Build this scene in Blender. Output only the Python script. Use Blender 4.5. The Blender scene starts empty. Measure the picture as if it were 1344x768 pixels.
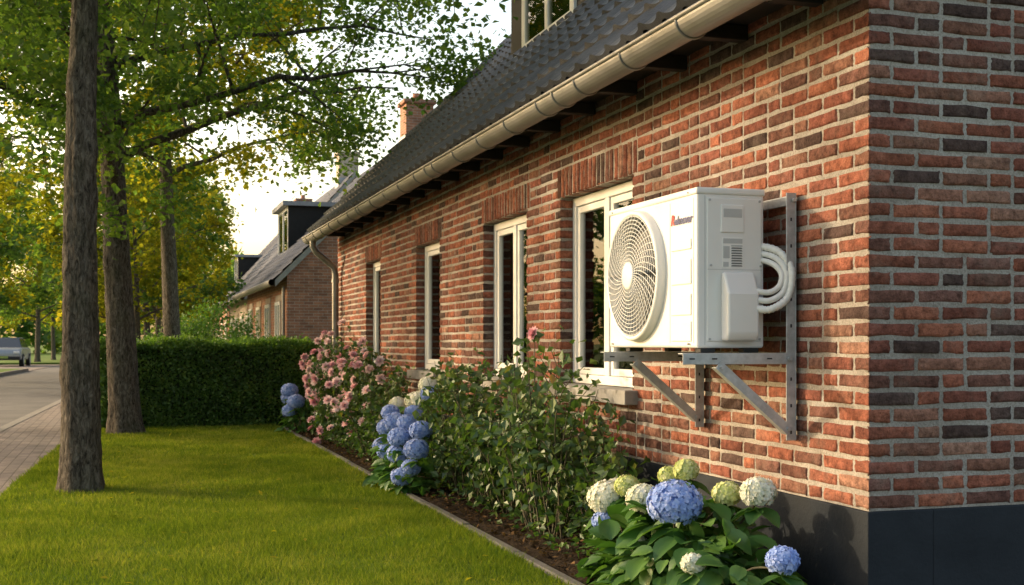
import bpy, math, numpy as np
from mathutils import Vector
rng=np.random.default_rng(7)
S=bpy.context.scene
COL=S.collection
# ------------------------------------------------------------------ helpers
def empty(name,loc=(0,0,0)):
    o=bpy.data.objects.new(name,None); o.location=loc; o.empty_display_size=.2; COL.objects.link(o); return o
def mesh_np(name,V,F,mat=None,parent=None,attr=None,col=None,smooth=False,link=True):
    V=np.asarray(V,dtype=np.float32).reshape(-1,3); F=np.asarray(F,dtype=np.int32)
    me=bpy.data.meshes.new(name); n,k=F.shape
    me.vertices.add(len(V)); me.vertices.foreach_set('co',V.ravel())
    me.loops.add(n*k); me.loops.foreach_set('vertex_index',F.ravel())
    me.polygons.add(n); me.polygons.foreach_set('loop_start',np.arange(0,n*k,k,dtype=np.int32))
    me.update(calc_edges=True)
    if smooth: me.polygons.foreach_set('use_smooth',np.ones(n,dtype=bool))
    else: me.polygons.foreach_set('use_smooth',np.zeros(n,dtype=bool))
    if attr is not None:
        a=me.attributes.new('v','FLOAT','FACE'); a.data.foreach_set('value',np.asarray(attr,dtype=np.float32))
    if col is not None:
        a=me.attributes.new('col','FLOAT_COLOR','FACE'); c=np.ones((n,4),dtype=np.float32); c[:,:3]=col; a.data.foreach_set('color',c.ravel())
    if mat: me.materials.append(mat)
    if not link: return me
    o=bpy.data.objects.new(name,me); COL.objects.link(o)
    if parent: o.parent=parent
    return o
def obj(name,me,parent=None,loc=(0,0,0),rz=0,sc=1):
    o=bpy.data.objects.new(name,me); COL.objects.link(o); o.location=loc; o.rotation_euler[2]=rz; o.scale=(sc,)*3
    if parent: o.parent=parent
    return o
BF=np.array([[0,3,2,1],[4,5,6,7],[0,1,5,4],[1,2,6,5],[2,3,7,6],[3,0,4,7]])
def boxes(name,L,mat,parent=None,bevel=0,seg=2):
    V=[];F=[]
    for i,b in enumerate(L):
        x0,x1,y0,y1,z0,z1=b
        V+=[(x0,y0,z0),(x1,y0,z0),(x1,y1,z0),(x0,y1,z0),(x0,y0,z1),(x1,y0,z1),(x1,y1,z1),(x0,y1,z1)]
        F.append(BF+8*i)
    o=mesh_np(name,V,np.vstack(F),mat,parent)
    if bevel:
        m=o.modifiers.new('b','BEVEL'); m.width=bevel; m.segments=seg; m.limit_method='ANGLE'
    return o
def prism(name,poly,axis,a,b,mat,parent=None):
    def mk(p,t):
        if axis=='y': return (p[0],t,p[1])
        if axis=='z': return (p[0],p[1],t)
        return (t,p[0],p[1])
    n=len(poly); V=[mk(p,a) for p in poly]+[mk(p,b) for p in poly]
    F=[list(range(n))[::-1],list(range(n,2*n))]+[[i,(i+1)%n,n+(i+1)%n,n+i] for i in range(n)]
    me=bpy.data.meshes.new(name); me.from_pydata(V,[],F); 
    import bmesh
    bm=bmesh.new(); bm.from_mesh(me); bmesh.ops.recalc_face_normals(bm,faces=bm.faces); bm.to_mesh(me); bm.free()
    me.materials.append(mat); o=bpy.data.objects.new(name,me); COL.objects.link(o)
    if parent: o.parent=parent
    return o
def tube_arr(P,R,sides=8,closed=False,cap=True):
    P=np.asarray(P,float); n=len(P); R=np.broadcast_to(np.asarray(R,float),(n,))
    if closed: T=np.roll(P,-1,0)-np.roll(P,1,0)
    else: T=np.gradient(P,axis=0)
    T/=np.linalg.norm(T,axis=1)[:,None]+1e-9
    ref=np.array([0,0,1.]) if abs(T[:,2]).mean()<.8 else np.array([1.,0,0])
    A=np.cross(T,ref); A/=np.linalg.norm(A,axis=1)[:,None]+1e-9; B=np.cross(T,A)
    th=np.linspace(0,2*np.pi,sides,endpoint=False)
    V=P[:,None]+R[:,None,None]*(np.cos(th)[None,:,None]*A[:,None]+np.sin(th)[None,:,None]*B[:,None])
    V=V.reshape(-1,3)
    m=n if closed else n-1
    i=np.arange(m)[:,None]; j=np.arange(sides)[None]; i2=(i+1)%n; j2=(j+1)%sides
    F=np.stack([i*sides+j,i*sides+j2,i2*sides+j2,i2*sides+j],-1).reshape(-1,4)
    return V,F
class Acc:
    def __init__(s): s.V=[];s.F=[];s.n=0;s.a=[]
    def add(s,VF,a=0.5):
        V,F=VF; s.V.append(V); s.F.append(F+s.n); s.n+=len(V); s.a.append(np.broadcast_to(np.asarray(a,float),(len(F),)))
    def out(s,name,mat,parent=None,smooth=False,link=True):
        return mesh_np(name,np.vstack(s.V),np.vstack(s.F),mat,parent,attr=np.concatenate(s.a),smooth=smooth,link=link)
def nrm(v): return v/(np.linalg.norm(v,axis=-1,keepdims=True)+1e-9)
def leaves(P,D,N,L,W,fold=.15):
    D=nrm(D); Sd=nrm(np.cross(D,N)); N=np.cross(Sd,D); L=np.broadcast_to(L,(len(P),))[:,None]; W=np.broadcast_to(W,(len(P),))[:,None]
    mid=P+D*L*.45
    V=np.stack([P,mid+Sd*W/2+N*W*fold,P+D*L,mid-Sd*W/2+N*W*fold],1).reshape(-1,3)
    F=np.arange(len(P)*4).reshape(-1,4)
    return V,F
def bigleaves(P,D,N,L,W,droop=.35):
    D=nrm(D); Sd=nrm(np.cross(D,N)); N=np.cross(Sd,D); n=len(P)
    ts=np.array([0,.12,.3,.5,.7,.88,1.]); ws=np.array([.08,.62,.95,1,.78,.4,.02])
    us=np.array([-1,-.5,0,.5,1.])
    T,U=np.meshgrid(ts,us,indexing='ij'); WW=ws[:,None]*np.ones(5)[None]
    L=L[:,None,None,None]; W=W[:,None,None,None]
    z=(abs(U)*.16*WW)[None,:,:,None]*W/2*2 - (T**2*droop)[None,:,:,None]*L + (.03*np.sin(T*19)*abs(U))[None,:,:,None]*W
    V=P[:,None,None]+D[:,None,None]*T[None,:,:,None]*L+Sd[:,None,None]*(U*WW)[None,:,:,None]*W/2+N[:,None,None]*z
    V=V.reshape(-1,3); m=len(ts);k=5
    i=np.arange(m-1)[:,None]; j=np.arange(k-1)[None]
    f=np.stack([i*k+j,i*k+j+1,(i+1)*k+j+1,(i+1)*k+j],-1).reshape(-1,4)
    F=(f[None]+(np.arange(n)*m*k)[:,None,None]).reshape(-1,4)
    return V,F,len(f)
# ------------------------------------------------------------------ materials
def M(name):
    m=bpy.data.materials.new(name); m.use_nodes=True; nt=m.node_tree; b=nt.nodes['Principled BSDF']; return m,nt,b
def N_(nt,t,**k):
    n=nt.nodes.new(t)
    for a,v in k.items():
        if a in n.inputs.keys(): n.inputs[a].default_value=v
        else: setattr(n,a,v)
    return n
def ramp(nt,fac,stops):
    r=nt.nodes.new('ShaderNodeValToRGB'); e=r.color_ramp.elements
    while len(e)<len(stops): e.new(.5)
    for i,(p,c) in enumerate(stops): e[i].position=p; e[i].color=(*c,1)
    nt.links.new(fac,r.inputs['Fac']); return r.outputs['Color']
def mix(nt,f,a,b,mode='MIX'):
    m=nt.nodes.new('ShaderNodeMix'); m.data_type='RGBA'; m.blend_type=mode
    for i,v in ((0,f),(6,a),(7,b)):
        if hasattr(v,'is_linked'): nt.links.new(v,m.inputs[i])
        else: m.inputs[i].default_value=v if i==0 else (*v,1)
    return m.outputs[2]
def simple(name,c,rough=.6,metal=0,var=.15,scale=8,bump=0,bscale=60,spec=.4,stretch=None,bdist=.01):
    m,nt,b=M(name); tc=N_(nt,'ShaderNodeTexCoord'); v=tc.outputs['Object']
    if stretch:
        mp=N_(nt,'ShaderNodeMapping'); mp.inputs['Scale'].default_value=stretch; nt.links.new(v,mp.inputs[0]); v=mp.outputs[0]
    n=N_(nt,'ShaderNodeTexNoise',Scale=scale,Detail=4.,Roughness=.65); nt.links.new(v,n.inputs['Vector'])
    c=np.array(c)
    cc=ramp(nt,n.outputs['Fac'],[(.3,tuple(c*(1-var))),(.7,tuple(np.minimum(c*(1+var),1)))])
    nt.links.new(cc,b.inputs['Base Color']); b.inputs['Roughness'].default_value=rough; b.inputs['Metallic'].default_value=metal
    b.inputs['Specular IOR Level'].default_value=spec
    if bump:
        n2=N_(nt,'ShaderNodeTexNoise',Scale=bscale,Detail=4.,Roughness=.7); nt.links.new(v,n2.inputs['Vector'])
        bp=N_(nt,'ShaderNodeBump',Strength=bump,Distance=bdist); nt.links.new(n2.outputs['Fac'],bp.inputs['Height']); nt.links.new(bp.outputs[0],b.inputs['Normal'])
    return m
def leafmat(name,stops,tr=.4,trmul=(1.6,1.7,.8),rough=.5,gl=.06):
    m=bpy.data.materials.new(name); m.use_nodes=True; nt=m.node_tree; nt.nodes.clear()
    at=N_(nt,'ShaderNodeAttribute',attribute_name='v'); c=ramp(nt,at.outputs['Fac'],stops)
    d=N_(nt,'ShaderNodeBsdfDiffuse'); t=N_(nt,'ShaderNodeBsdfTranslucent'); g=N_(nt,'ShaderNodeBsdfGlossy',Roughness=rough)
    nt.links.new(c,d.inputs['Color']); nt.links.new(mix(nt,1.,c,trmul,'MULTIPLY'),t.inputs['Color'])
    s1=N_(nt,'ShaderNodeMixShader'); s1.inputs[0].default_value=tr; nt.links.new(d.outputs[0],s1.inputs[1]); nt.links.new(t.outputs[0],s1.inputs[2])
    last=s1
    if gl>0:
        s2=N_(nt,'ShaderNodeMixShader'); s2.inputs[0].default_value=gl; nt.links.new(s1.outputs[0],s2.inputs[1]); nt.links.new(g.outputs[0],s2.inputs[2])
        g.inputs['Color'].default_value=(.8,.85,.8,1); last=s2
    o=N_(nt,'ShaderNodeOutputMaterial'); nt.links.new(last.outputs[0],o.inputs[0]); return m
m_leaf=leafmat('leaf_green',[(0,(.03,.075,.016)),(.5,(.07,.135,.026)),(1,(.13,.19,.038))],tr=.5,trmul=(2.0,2.0,.9),gl=.03)
m_leafy=leafmat('leaf_yellow',[(0,(.075,.12,.016)),(.5,(.15,.185,.024)),(1,(.26,.25,.035))],tr=.5,trmul=(2.2,1.9,.7),gl=0)  # yellow of sunlit, backlit crowns put into the leaf colour
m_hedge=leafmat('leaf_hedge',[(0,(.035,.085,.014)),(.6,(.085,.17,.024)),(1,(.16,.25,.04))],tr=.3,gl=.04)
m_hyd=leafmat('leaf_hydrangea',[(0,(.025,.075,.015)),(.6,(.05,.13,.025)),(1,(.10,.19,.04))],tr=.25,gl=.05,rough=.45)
m_rose=leafmat('leaf_rose',[(0,(.022,.055,.014)),(.5,(.05,.10,.022)),(.82,(.10,.145,.035)),(1,(.17,.07,.035))],tr=.3,gl=.05,rough=.45)
m_grass=leafmat('grass_blade',[(0,(.08,.14,.016)),(.6,(.16,.22,.028)),(1,(.27,.29,.065))],tr=.35,trmul=(1.6,1.5,.6),gl=0)
m_blue=leafmat('petal_blue',[(0,(.16,.25,.58)),(.5,(.32,.44,.80)),(1,(.58,.65,.9))],tr=.25,trmul=(1.,1.,1.),gl=0)
m_white=leafmat('petal_white',[(0,(.5,.55,.38)),(.5,(.75,.76,.64)),(1,(.87,.86,.82))],tr=.25,trmul=(1.,1.,1.),gl=0)
m_cream=leafmat('petal_cream',[(0,(.38,.47,.14)),(.5,(.62,.67,.28)),(1,(.8,.8,.52))],tr=.25,trmul=(1.,1.,1.),gl=0)
m_pink=leafmat('petal_pink',[(0,(.66,.24,.32)),(.35,(.80,.50,.54)),(1,(.9,.76,.75))],tr=.3,trmul=(1.,1.,1.),gl=0)
m_stem=simple('stem_bark',(.06,.055,.028),rough=.8,var=.4,scale=20)
m_litter=leafmat('leaf_litter',[(0,(.02,.013,.008)),(.6,(.07,.045,.025)),(1,(.16,.10,.05))],tr=.1,gl=0)

def brickattr():
    m,nt,b=M('brick_clay'); at=N_(nt,'ShaderNodeAttribute',attribute_name='col'); tc=N_(nt,'ShaderNodeTexCoord')
    n=N_(nt,'ShaderNodeTexNoise',Scale=24.,Detail=4.,Roughness=.75); nt.links.new(tc.outputs['Object'],n.inputs['Vector'])
    g=ramp(nt,n.outputs['Fac'],[(.28,(.38,.36,.36)),(.5,(1,1,1)),(.72,(1.6,1.6,1.6))])
    c=mix(nt,1.,at.outputs['Color'],g,'MULTIPLY')
    n3=N_(nt,'ShaderNodeTexNoise',Scale=4.5,Detail=4.,Roughness=.75); nt.links.new(tc.outputs['Object'],n3.inputs['Vector'])
    w=ramp(nt,n3.outputs['Fac'],[(.52,(0,0,0)),(.75,(.30,.30,.30))])
    c=mix(nt,w,c,(.30,.24,.19))
    w2=ramp(nt,n3.outputs['Fac'],[(.25,(.5,.48,.47)),(.47,(1,1,1))]); c=mix(nt,.85,c,w2,'MULTIPLY')
    n4=N_(nt,'ShaderNodeTexNoise',Scale=150.,Detail=2.,Roughness=.6); nt.links.new(tc.outputs['Object'],n4.inputs['Vector'])
    sp=ramp(nt,n4.outputs['Fac'],[(.3,(.4,.38,.36)),(.44,(1,1,1))]); c=mix(nt,.75,c,sp,'MULTIPLY')
    nt.links.new(c,b.inputs['Base Color']); b.inputs['Roughness'].default_value=.9; b.inputs['Specular IOR Level'].default_value=.15
    n2=N_(nt,'ShaderNodeTexNoise',Scale=55.,Detail=4.,Roughness=.75); nt.links.new(tc.outputs['Object'],n2.inputs['Vector'])
    bp=N_(nt,'ShaderNodeBump',Strength=1.,Distance=.014); nt.links.new(n2.outputs['Fac'],bp.inputs['Height']); nt.links.new(bp.outputs[0],b.inputs['Normal'])
    return m
m_brick=brickattr()
def mortarmat():
    m,nt,b=M('mortar'); tc=N_(nt,'ShaderNodeTexCoord')
    n=N_(nt,'ShaderNodeTexNoise',Scale=2.2,Detail=5.,Roughness=.7); nt.links.new(tc.outputs['Object'],n.inputs['Vector'])
    n2=N_(nt,'ShaderNodeTexNoise',Scale=130.,Detail=3.,Roughness=.7); nt.links.new(tc.outputs['Object'],n2.inputs['Vector'])
    c=ramp(nt,n.outputs['Fac'],[(.3,(.22,.195,.17)),(.5,(.35,.32,.285)),(.7,(.45,.425,.39))])
    c=mix(nt,1.,c,ramp(nt,n2.outputs['Fac'],[(.3,(.65,.63,.6)),(.6,(1.1,1.1,1.1))]),'MULTIPLY')
    nt.links.new(c,b.inputs['Base Color']); b.inputs['Roughness'].default_value=.95; b.inputs['Specular IOR Level'].default_value=.1
    bp=N_(nt,'ShaderNodeBump',Strength=.7,Distance=.008); nt.links.new(n2.outputs['Fac'],bp.inputs['Height']); nt.links.new(bp.outputs[0],b.inputs['Normal']); return m
m_mortar=mortarmat()
def brickshader(name,c1,c2,mort,bw=.21,bh=.065,ms=.012,horiz=False,bump=.5):
    m,nt,b=M(name); tc=N_(nt,'ShaderNodeTexCoord'); sx=N_(nt,'ShaderNodeSeparateXYZ'); nt.links.new(tc.outputs['Object'],sx.inputs[0])
    cb=N_(nt,'ShaderNodeCombineXYZ')
    if horiz: nt.links.new(sx.outputs[0],cb.inputs[1]); nt.links.new(sx.outputs[1],cb.inputs[0])
    else:
        a=N_(nt,'ShaderNodeMath',operation='ADD'); nt.links.new(sx.outputs[0],a.inputs[0]); nt.links.new(sx.outputs[1],a.inputs[1])
        nt.links.new(a.outputs[0],cb.inputs[0]); nt.links.new(sx.outputs[2],cb.inputs[1])
    bt=N_(nt,'ShaderNodeTexBrick'); bt.inputs['Scale'].default_value=1; bt.inputs['Brick Width'].default_value=bw; bt.inputs['Row Height'].default_value=bh; bt.inputs['Mortar Size'].default_value=ms*.5
    bt.inputs['Color1'].default_value=(*c1,1); bt.inputs['Color2'].default_value=(*c2,1); bt.inputs['Mortar'].default_value=(*mort,1); bt.inputs['Mortar Smooth'].default_value=.3
    nt.links.new(cb.outputs[0],bt.inputs['Vector'])
    n=N_(nt,'ShaderNodeTexNoise',Scale=4.,Detail=4.,Roughness=.7); nt.links.new(tc.outputs['Object'],n.inputs['Vector'])
    g=ramp(nt,n.outputs['Fac'],[(.3,(.7,.7,.7)),(.7,(1.25,1.2,1.2))])
    nt.links.new(mix(nt,1.,bt.outputs['Color'],g,'MULTIPLY'),b.inputs['Base Color']); b.inputs['Roughness'].default_value=.9; b.inputs['Specular IOR Level'].default_value=.2
    bp=N_(nt,'ShaderNodeBump',Strength=bump,Distance=.01); bp.invert=True; nt.links.new(bt.outputs['Fac'],bp.inputs['Height']); nt.links.new(bp.outputs[0],b.inputs['Normal'])
    return m
m_brick2=brickshader('brick_wall_far',(.38,.18,.11),(.25,.12,.08),(.36,.31,.26))
m_brick3=brickshader('brick_wall_pale',(.50,.41,.32),(.42,.34,.27),(.45,.41,.37))
m_paver=brickshader('sidewalk_paver',(.25,.21,.185),(.19,.165,.15),(.12,.105,.09),bw=.2,bh=.1,ms=.012,horiz=True)
m_asphalt=simple('asphalt',(.105,.10,.095),rough=.85,var=.2,scale=1.2,bump=.4,bscale=120)
m_kerb=simple('kerb_concrete',(.20,.185,.165),rough=.9,var=.2,bump=.4)
m_lawn=simple('lawn_soil_green',(.09,.145,.022),rough=.95,var=.35,scale=3,bump=.7,bscale=90,spec=.1)
m_ground=simple('ground_grass',(.10,.16,.03),rough=.95,var=.3,scale=.6,bump=.4,bscale=20,spec=.1)
m_soil=simple('soil',(.04,.028,.019),rough=1,var=.5,scale=25,bump=1,bscale=60,bdist=.03,spec=.1)
m_edge=simple('edging_concrete',(.11,.105,.10),rough=.9,var=.25,bump=.5)
m_plinth=simple('plinth_paint',(.024,.028,.034),rough=.8,var=.25,scale=2.5,bump=.35,bscale=45,spec=.12)
m_dark=simple('dark_timber',(.012,.011,.011),rough=.6,var=.3)
m_tile=simple('roof_tile',(.052,.055,.062),rough=.38,var=.35,scale=5,bump=.3,bscale=50,spec=.5)
m_tile2=simple('roof_tile_far',(.12,.125,.14),rough=.5,var=.3,scale=3,bump=.2)
m_zinc=simple('zinc',(.25,.245,.235),rough=.45,metal=.5,var=.2,scale=6,stretch=(1,.3,1))
m_galv=simple('galvanised_steel',(.42,.44,.46),rough=.42,metal=.35,var=.18,scale=30)
m_wpaint=simple('white_paint',(.78,.775,.755),rough=.35,var=.03)
m_acw=simple('ac_casing_white',(.72,.715,.70),rough=.38,var=.025,scale=3)
m_acw2=simple('ac_grille_grey',(.55,.555,.55),rough=.4,var=.03)
m_acdark=simple('ac_interior_dark',(.02,.021,.023),rough=.6)
m_fan=simple('fan_blade_grey',(.10,.105,.11),rough=.45)
m_label=simple('label_grey',(.45,.46,.46),rough=.5,var=.05)
m_black=simple('black_ink',(.03,.03,.035),rough=.6)
m_red=simple('logo_red',(.5,.03,.03),rough=.5); m_navy=simple('logo_navy',(.07,.08,.2),rough=.5)
m_hose=simple('hose_white',(.72,.72,.70),rough=.5,var=.06,scale=30)
m_sill=simple('sill_stone',(.28,.27,.255),rough=.85,var=.2,bump=.3)
m_room=simple('room_wall',(.30,.28,.25),rough=.9)
m_rubber=simple('rubber',(.02,.02,.02),rough=.7)
m_lead=simple('lead',(.3,.31,.33),rough=.5,metal=.3)
def barkmat():
    m,nt,b=M('bark'); tc=N_(nt,'ShaderNodeTexCoord'); mp=N_(nt,'ShaderNodeMapping'); mp.inputs['Scale'].default_value=(1,1,.3); nt.links.new(tc.outputs['Object'],mp.inputs[0])
    n=N_(nt,'ShaderNodeTexNoise',Scale=38.,Detail=5.,Roughness=.75,Distortion=.8); nt.links.new(mp.outputs[0],n.inputs['Vector'])
    n2=N_(nt,'ShaderNodeTexNoise',Scale=2.5,Detail=3.); nt.links.new(tc.outputs['Object'],n2.inputs['Vector'])
    c=ramp(nt,n.outputs['Fac'],[(.36,(.022,.018,.014)),(.5,(.11,.092,.072)),(.66,(.23,.20,.165))])
    c=mix(nt,ramp(nt,n2.outputs['Fac'],[(.5,(0,0,0)),(.75,(.45,.45,.45))]),c,(.085,.09,.05))
    nt.links.new(c,b.inputs['Base Color']); b.inputs['Roughness'].default_value=.92; b.inputs['Specular IOR Level'].default_value=.15
    bp=N_(nt,'ShaderNodeBump',Strength=1.,Distance=.04); nt.links.new(n.outputs['Fac'],bp.inputs['Height']); nt.links.new(bp.outputs[0],b.inputs['Normal']); return m
m_bark=barkmat()
def glassmat():
    m=bpy.data.materials.new('window_glass'); m.use_nodes=True; nt=m.node_tree; nt.nodes.clear()
    f=N_(nt,'ShaderNodeFresnel',IOR=1.38); t=N_(nt,'ShaderNodeBsdfTransparent'); t.inputs[0].default_value=(.9,.93,.94,1)
    g=N_(nt,'ShaderNodeBsdfGlossy',Roughness=.015); s=N_(nt,'ShaderNodeMixShader'); nt.links.new(f.outputs[0],s.inputs[0]); nt.links.new(t.outputs[0],s.inputs[1]); nt.links.new(g.outputs[0],s.inputs[2])
    o=N_(nt,'ShaderNodeOutputMaterial'); nt.links.new(s.outputs[0],o.inputs[0]); return m
m_glass=glassmat()
m_curt=leafmat('curtain',[(0,(.70,.71,.70)),(1,(.84,.84,.83))],tr=.25,trmul=(1.,1.,1.),gl=0)
# ------------------------------------------------------------------ terrain
SL=.0436
def sx(off,y): return off+SL*(y-16)
def strip(name,o0,o1,y0,y1,z0,z1,mat,parent=None):
    return prism(name,[(sx(o0,y0),y0),(sx(o1,y0),y0),(sx(o1,y1),y1),(sx(o0,y1),y1)],'z',z0,z1,mat,parent)
g=mesh_np('ground',[(-600,-300,-.125),(600,-300,-.125),(600,900,-.125),(-600,900,-.125)],[[0,1,2,3]],m_ground)
mesh_np('road',[(sx(-5.7,-20),-20,-.115),(sx(-1.62,-20),-20,-.115),(sx(-1.62,160),160,-.115),(sx(-5.7,160),160,-.115)],[[0,1,2,3]],m_asphalt)
strip('parking_bay',-9.0,-5.71,56.01,71.99,-.12,-.10,m_paver)
strip('far_verge_lawn',-40,-9.01,56.01,71.99,-.12,0.0,m_ground)
strip('far_verge_lawn',-40,-5.85,-20,56,-.12,0.0,m_ground)
strip('far_verge_lawn',-40,-5.85,72,160,-.12,0.0,m_ground)
strip('kerb',-1.61,-1.48,-20,160,-.12,.005,m_kerb)
strip('kerb',-5.84,-5.71,-20,56,-.12,.005,m_kerb)
strip('kerb',-5.84,-5.71,72,160,-.12,.005,m_kerb)
strip('sidewalk',-1.478,-.56,-20,160,-.12,0.0,m_paver)
prism('lawn',[(sx(-.558,-20),-20),(1.905,-20),(1.905,16.4),(40,16.4),(40,160),(sx(-.558,160),160)],'z',-.12,.0,m_lawn)
prism('side_yard',[(1.97,-20),(40,-20),(40,16.39),(1.97,16.39)],'z',-.12,-.03,m_soil)
xs=np.linspace(1.965,2.66,16); ys=np.linspace(2.5,15.9,300); X,Y=np.meshgrid(xs,ys,indexing='ij')
Z=.005+.03*np.sin(np.pi*(X-1.965)/.695)+rng.normal(0,.008,X.shape)
i=np.arange(15)[:,None]; j=np.arange(299)[None]
bed=mesh_np('garden_bed',np.stack([X,Y,Z],-1).reshape(-1,3),np.stack([i*300+j,(i+1)*300+j,(i+1)*300+j+1,i*300+j+1],-1).reshape(-1,4),m_soil,smooth=True)
n=6000; P=np.stack([rng.uniform(1.97,2.64,n),rng.uniform(3.5,15.8,n),rng.uniform(.02,.05,n)],1)
D=rng.normal(0,1,(n,3)); D[:,2]*=.3; Nn=rng.normal(0,.5,(n,3)); Nn[:,2]+=1
V,F=leaves(P,D,Nn,rng.uniform(.015,.05,n),rng.uniform(.01,.03,n)); mesh_np('litter',V,F,m_litter,bed,attr=rng.random(n))
n=2600; P=np.stack([rng.uniform(2.05,2.62,n),rng.uniform(5.2,15.5,n),rng.uniform(.03,.14,n)],1)
D=rng.normal(0,1,(n,3)); D[:,2]*=.4; Nn=rng.normal(0,.5,(n,3)); Nn[:,2]+=1
V,F=leaves(P,D,Nn,rng.uniform(.03,.06,n),rng.uniform(.02,.04,n)); mesh_np('groundcover',V,F,m_rose,bed,attr=rng.random(n)*.7)
n=140; yy=rng.uniform(5,16,n); P=np.stack([rng.uniform(sx(-.5,yy),1.9),yy,rng.uniform(.025,.04,n)],1)
V,F=leaves(P,rng.normal(0,1,(n,3))*np.array([1,1,.2]),np.tile([0,0,1.],(n,1))+rng.normal(0,.2,(n,3)),rng.uniform(.03,.06,n),rng.uniform(.02,.04,n)); mesh_np('fallen_leaves',V,F,m_leafy,attr=rng.random(n))
L=[]; y=2.0
while y<15.9: L.append((1.91,1.958,y,y+.99,-.08,.022+rng.uniform(-.004,.004))); y+=1.0
boxes('garden_edging',L,m_edge,None,bevel=.006)
def blades(n,y0,y1,h,w):
    y=rng.uniform(y0,y1,n); lo=sx(-.56,y); x=lo-.02+(1.925-lo)*rng.random(n)
    a=rng.uniform(0,2*np.pi,n); hh=h*rng.uniform(.5,1.3,n)*(1+.3*np.sin(x*5+1.3*np.sin(y*3))*np.cos(y*4.2))
    d=np.stack([np.cos(a),np.sin(a),0*a],1)*w/2; ln=rng.normal(0,.5,(n,2))*hh[:,None]
    P=np.stack([x,y,np.zeros(n)-.002],1); T=P+np.stack([ln[:,0],ln[:,1],hh],1)
    pv=.45+.17*np.sin(x*1.7+2*np.sin(y*.9))*np.cos(y*1.3+x)+.18*np.sin(x*6.1+3*np.sin(y*2.3))*np.sin(y*5.2+2*np.sin(x*3))+rng.normal(0,.26,n)
    return np.stack([P-d,P+d,T],1).reshape(-1,3),pv
bv=[];bp_=[]
for a in [(120000,4.6,8.5,.034,.005),(60000,8.5,12,.036,.0065),(40000,12,16.3,.038,.010)]:
    v,p=blades(*a); bv.append(v); bp_.append(p)
bv=np.vstack(bv); mesh_np('grass',bv,np.arange(len(bv)).reshape(-1,3),m_grass,None,attr=np.clip(np.concatenate(bp_),0,1))
# ------------------------------------------------------------------ main house
H=empty('brick_house')
XW=2.66; YC=3.96; YE=16.0; XR=9.94; XM=6.3; RO=.2; Z0=.465; CO=.065; BH=.0515
bl=[]
pal=np.array([(.28,.10,.064),(.235,.085,.06),(.34,.125,.076),(.18,.083,.062),(.095,.06,.052),(.27,.13,.09),(.19,.092,.073),(.32,.17,.12)])*.90
pw=np.array([.22,.19,.13,.16,.11,.11,.09,.04])
def addb(o,U,Vv,Nn,l,h,lf=0,rf=0):
    U=np.array(U,float);Vv=np.array(Vv,float);Nn=np.array(Nn,float);o=np.array(o,float)
    if np.dot(np.cross(U,Vv),Nn)<0: o=o+U*l; U=-U; lf,rf=rf,lf
    bl.append(np.concatenate([o,U,Vv,Nn,[l,h,lf,rf]]))
def row(a,b,z,mk,first=None,lf=0,rf=0):
    x=a; run=0; k=0
    while x<b-.02:
        if k==0 and first: l=first
        else: l=.098 if (rng.random()<.30 and run>0) or run>4 else .207
        run=0 if l<.15 else run+1
        if b-(x+l)<.06: l=b-x
        mk(x,l,z,lf if k==0 else 0, rf if x+l>=b-1e-6 else 0); x+=l+.013; k+=1
wins=[(6.20,7.37),(8.06,9.14),(10.53,11.45),(13.18,14.02)]
RB,RT=5,24; SO=3; zb=Z0+RB*CO; zt=Z0+RT*CO
mf=lambda y,l,z,lf,rf: addb((XW,y,z),(0,1,0),(0,0,1),(-1,0,0),l,BH,lf,rf)
for r in range(36):
    z=Z0+r*CO+.007; ex=[]
    if RB<=r<RT: ex=[(a,b,1) for a,b in wins]
    elif RT<=r<RT+SO: ex=[(a-.06,b+.06,0) for a,b in wins]
    cur=YC; fl=1
    for a,b,c in ex:
        row(cur,a-(0 if c else .01),z,mf,first=(.207 if r%2 else .098),lf=fl,rf=c); cur=b; fl=c
        if c:
            for yy,nn in ((b,(0,-1,0)),(a,(0,1,0))): addb((XW,yy,z),(1,0,0),(0,0,1),nn,.105,BH,1,0)
    row(cur,YE,z,mf,first=.207 if r%2 else .098,lf=fl,rf=1)
for a,b in wins:
    y0=a-.06; tot=b-a+.12; nn=int(tot/.066); wd=tot/nn
    for k in range(nn):
        addb((XW,y0+k*wd+.007,Z0+RT*CO+.006),(0,1,0),(0,0,1),(-1,0,0),wd-.014,SO*CO-.012)
        ym=y0+k*wd+wd/2
        if a<ym<b: addb((XW,y0+k*wd+.007,zt+.005),(0,1,0),(1,0,0),(0,0,-1),wd-.014,.1)
mg=lambda x,l,z,lf,rf: addb((x,YC,z),(1,0,0),(0,0,1),(0,-1,0),l,BH,lf,rf)
for r in range(92):
    z=Z0+r*CO+.007; lo=max(XW,z+.06-RO+.10); hi=2*XM-lo
    if hi-lo<.1: break
    row(lo,hi,z,mg,first=.098 if r%2 else .207,lf=1 if lo==XW else 0)
B=np.array(bl)
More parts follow.
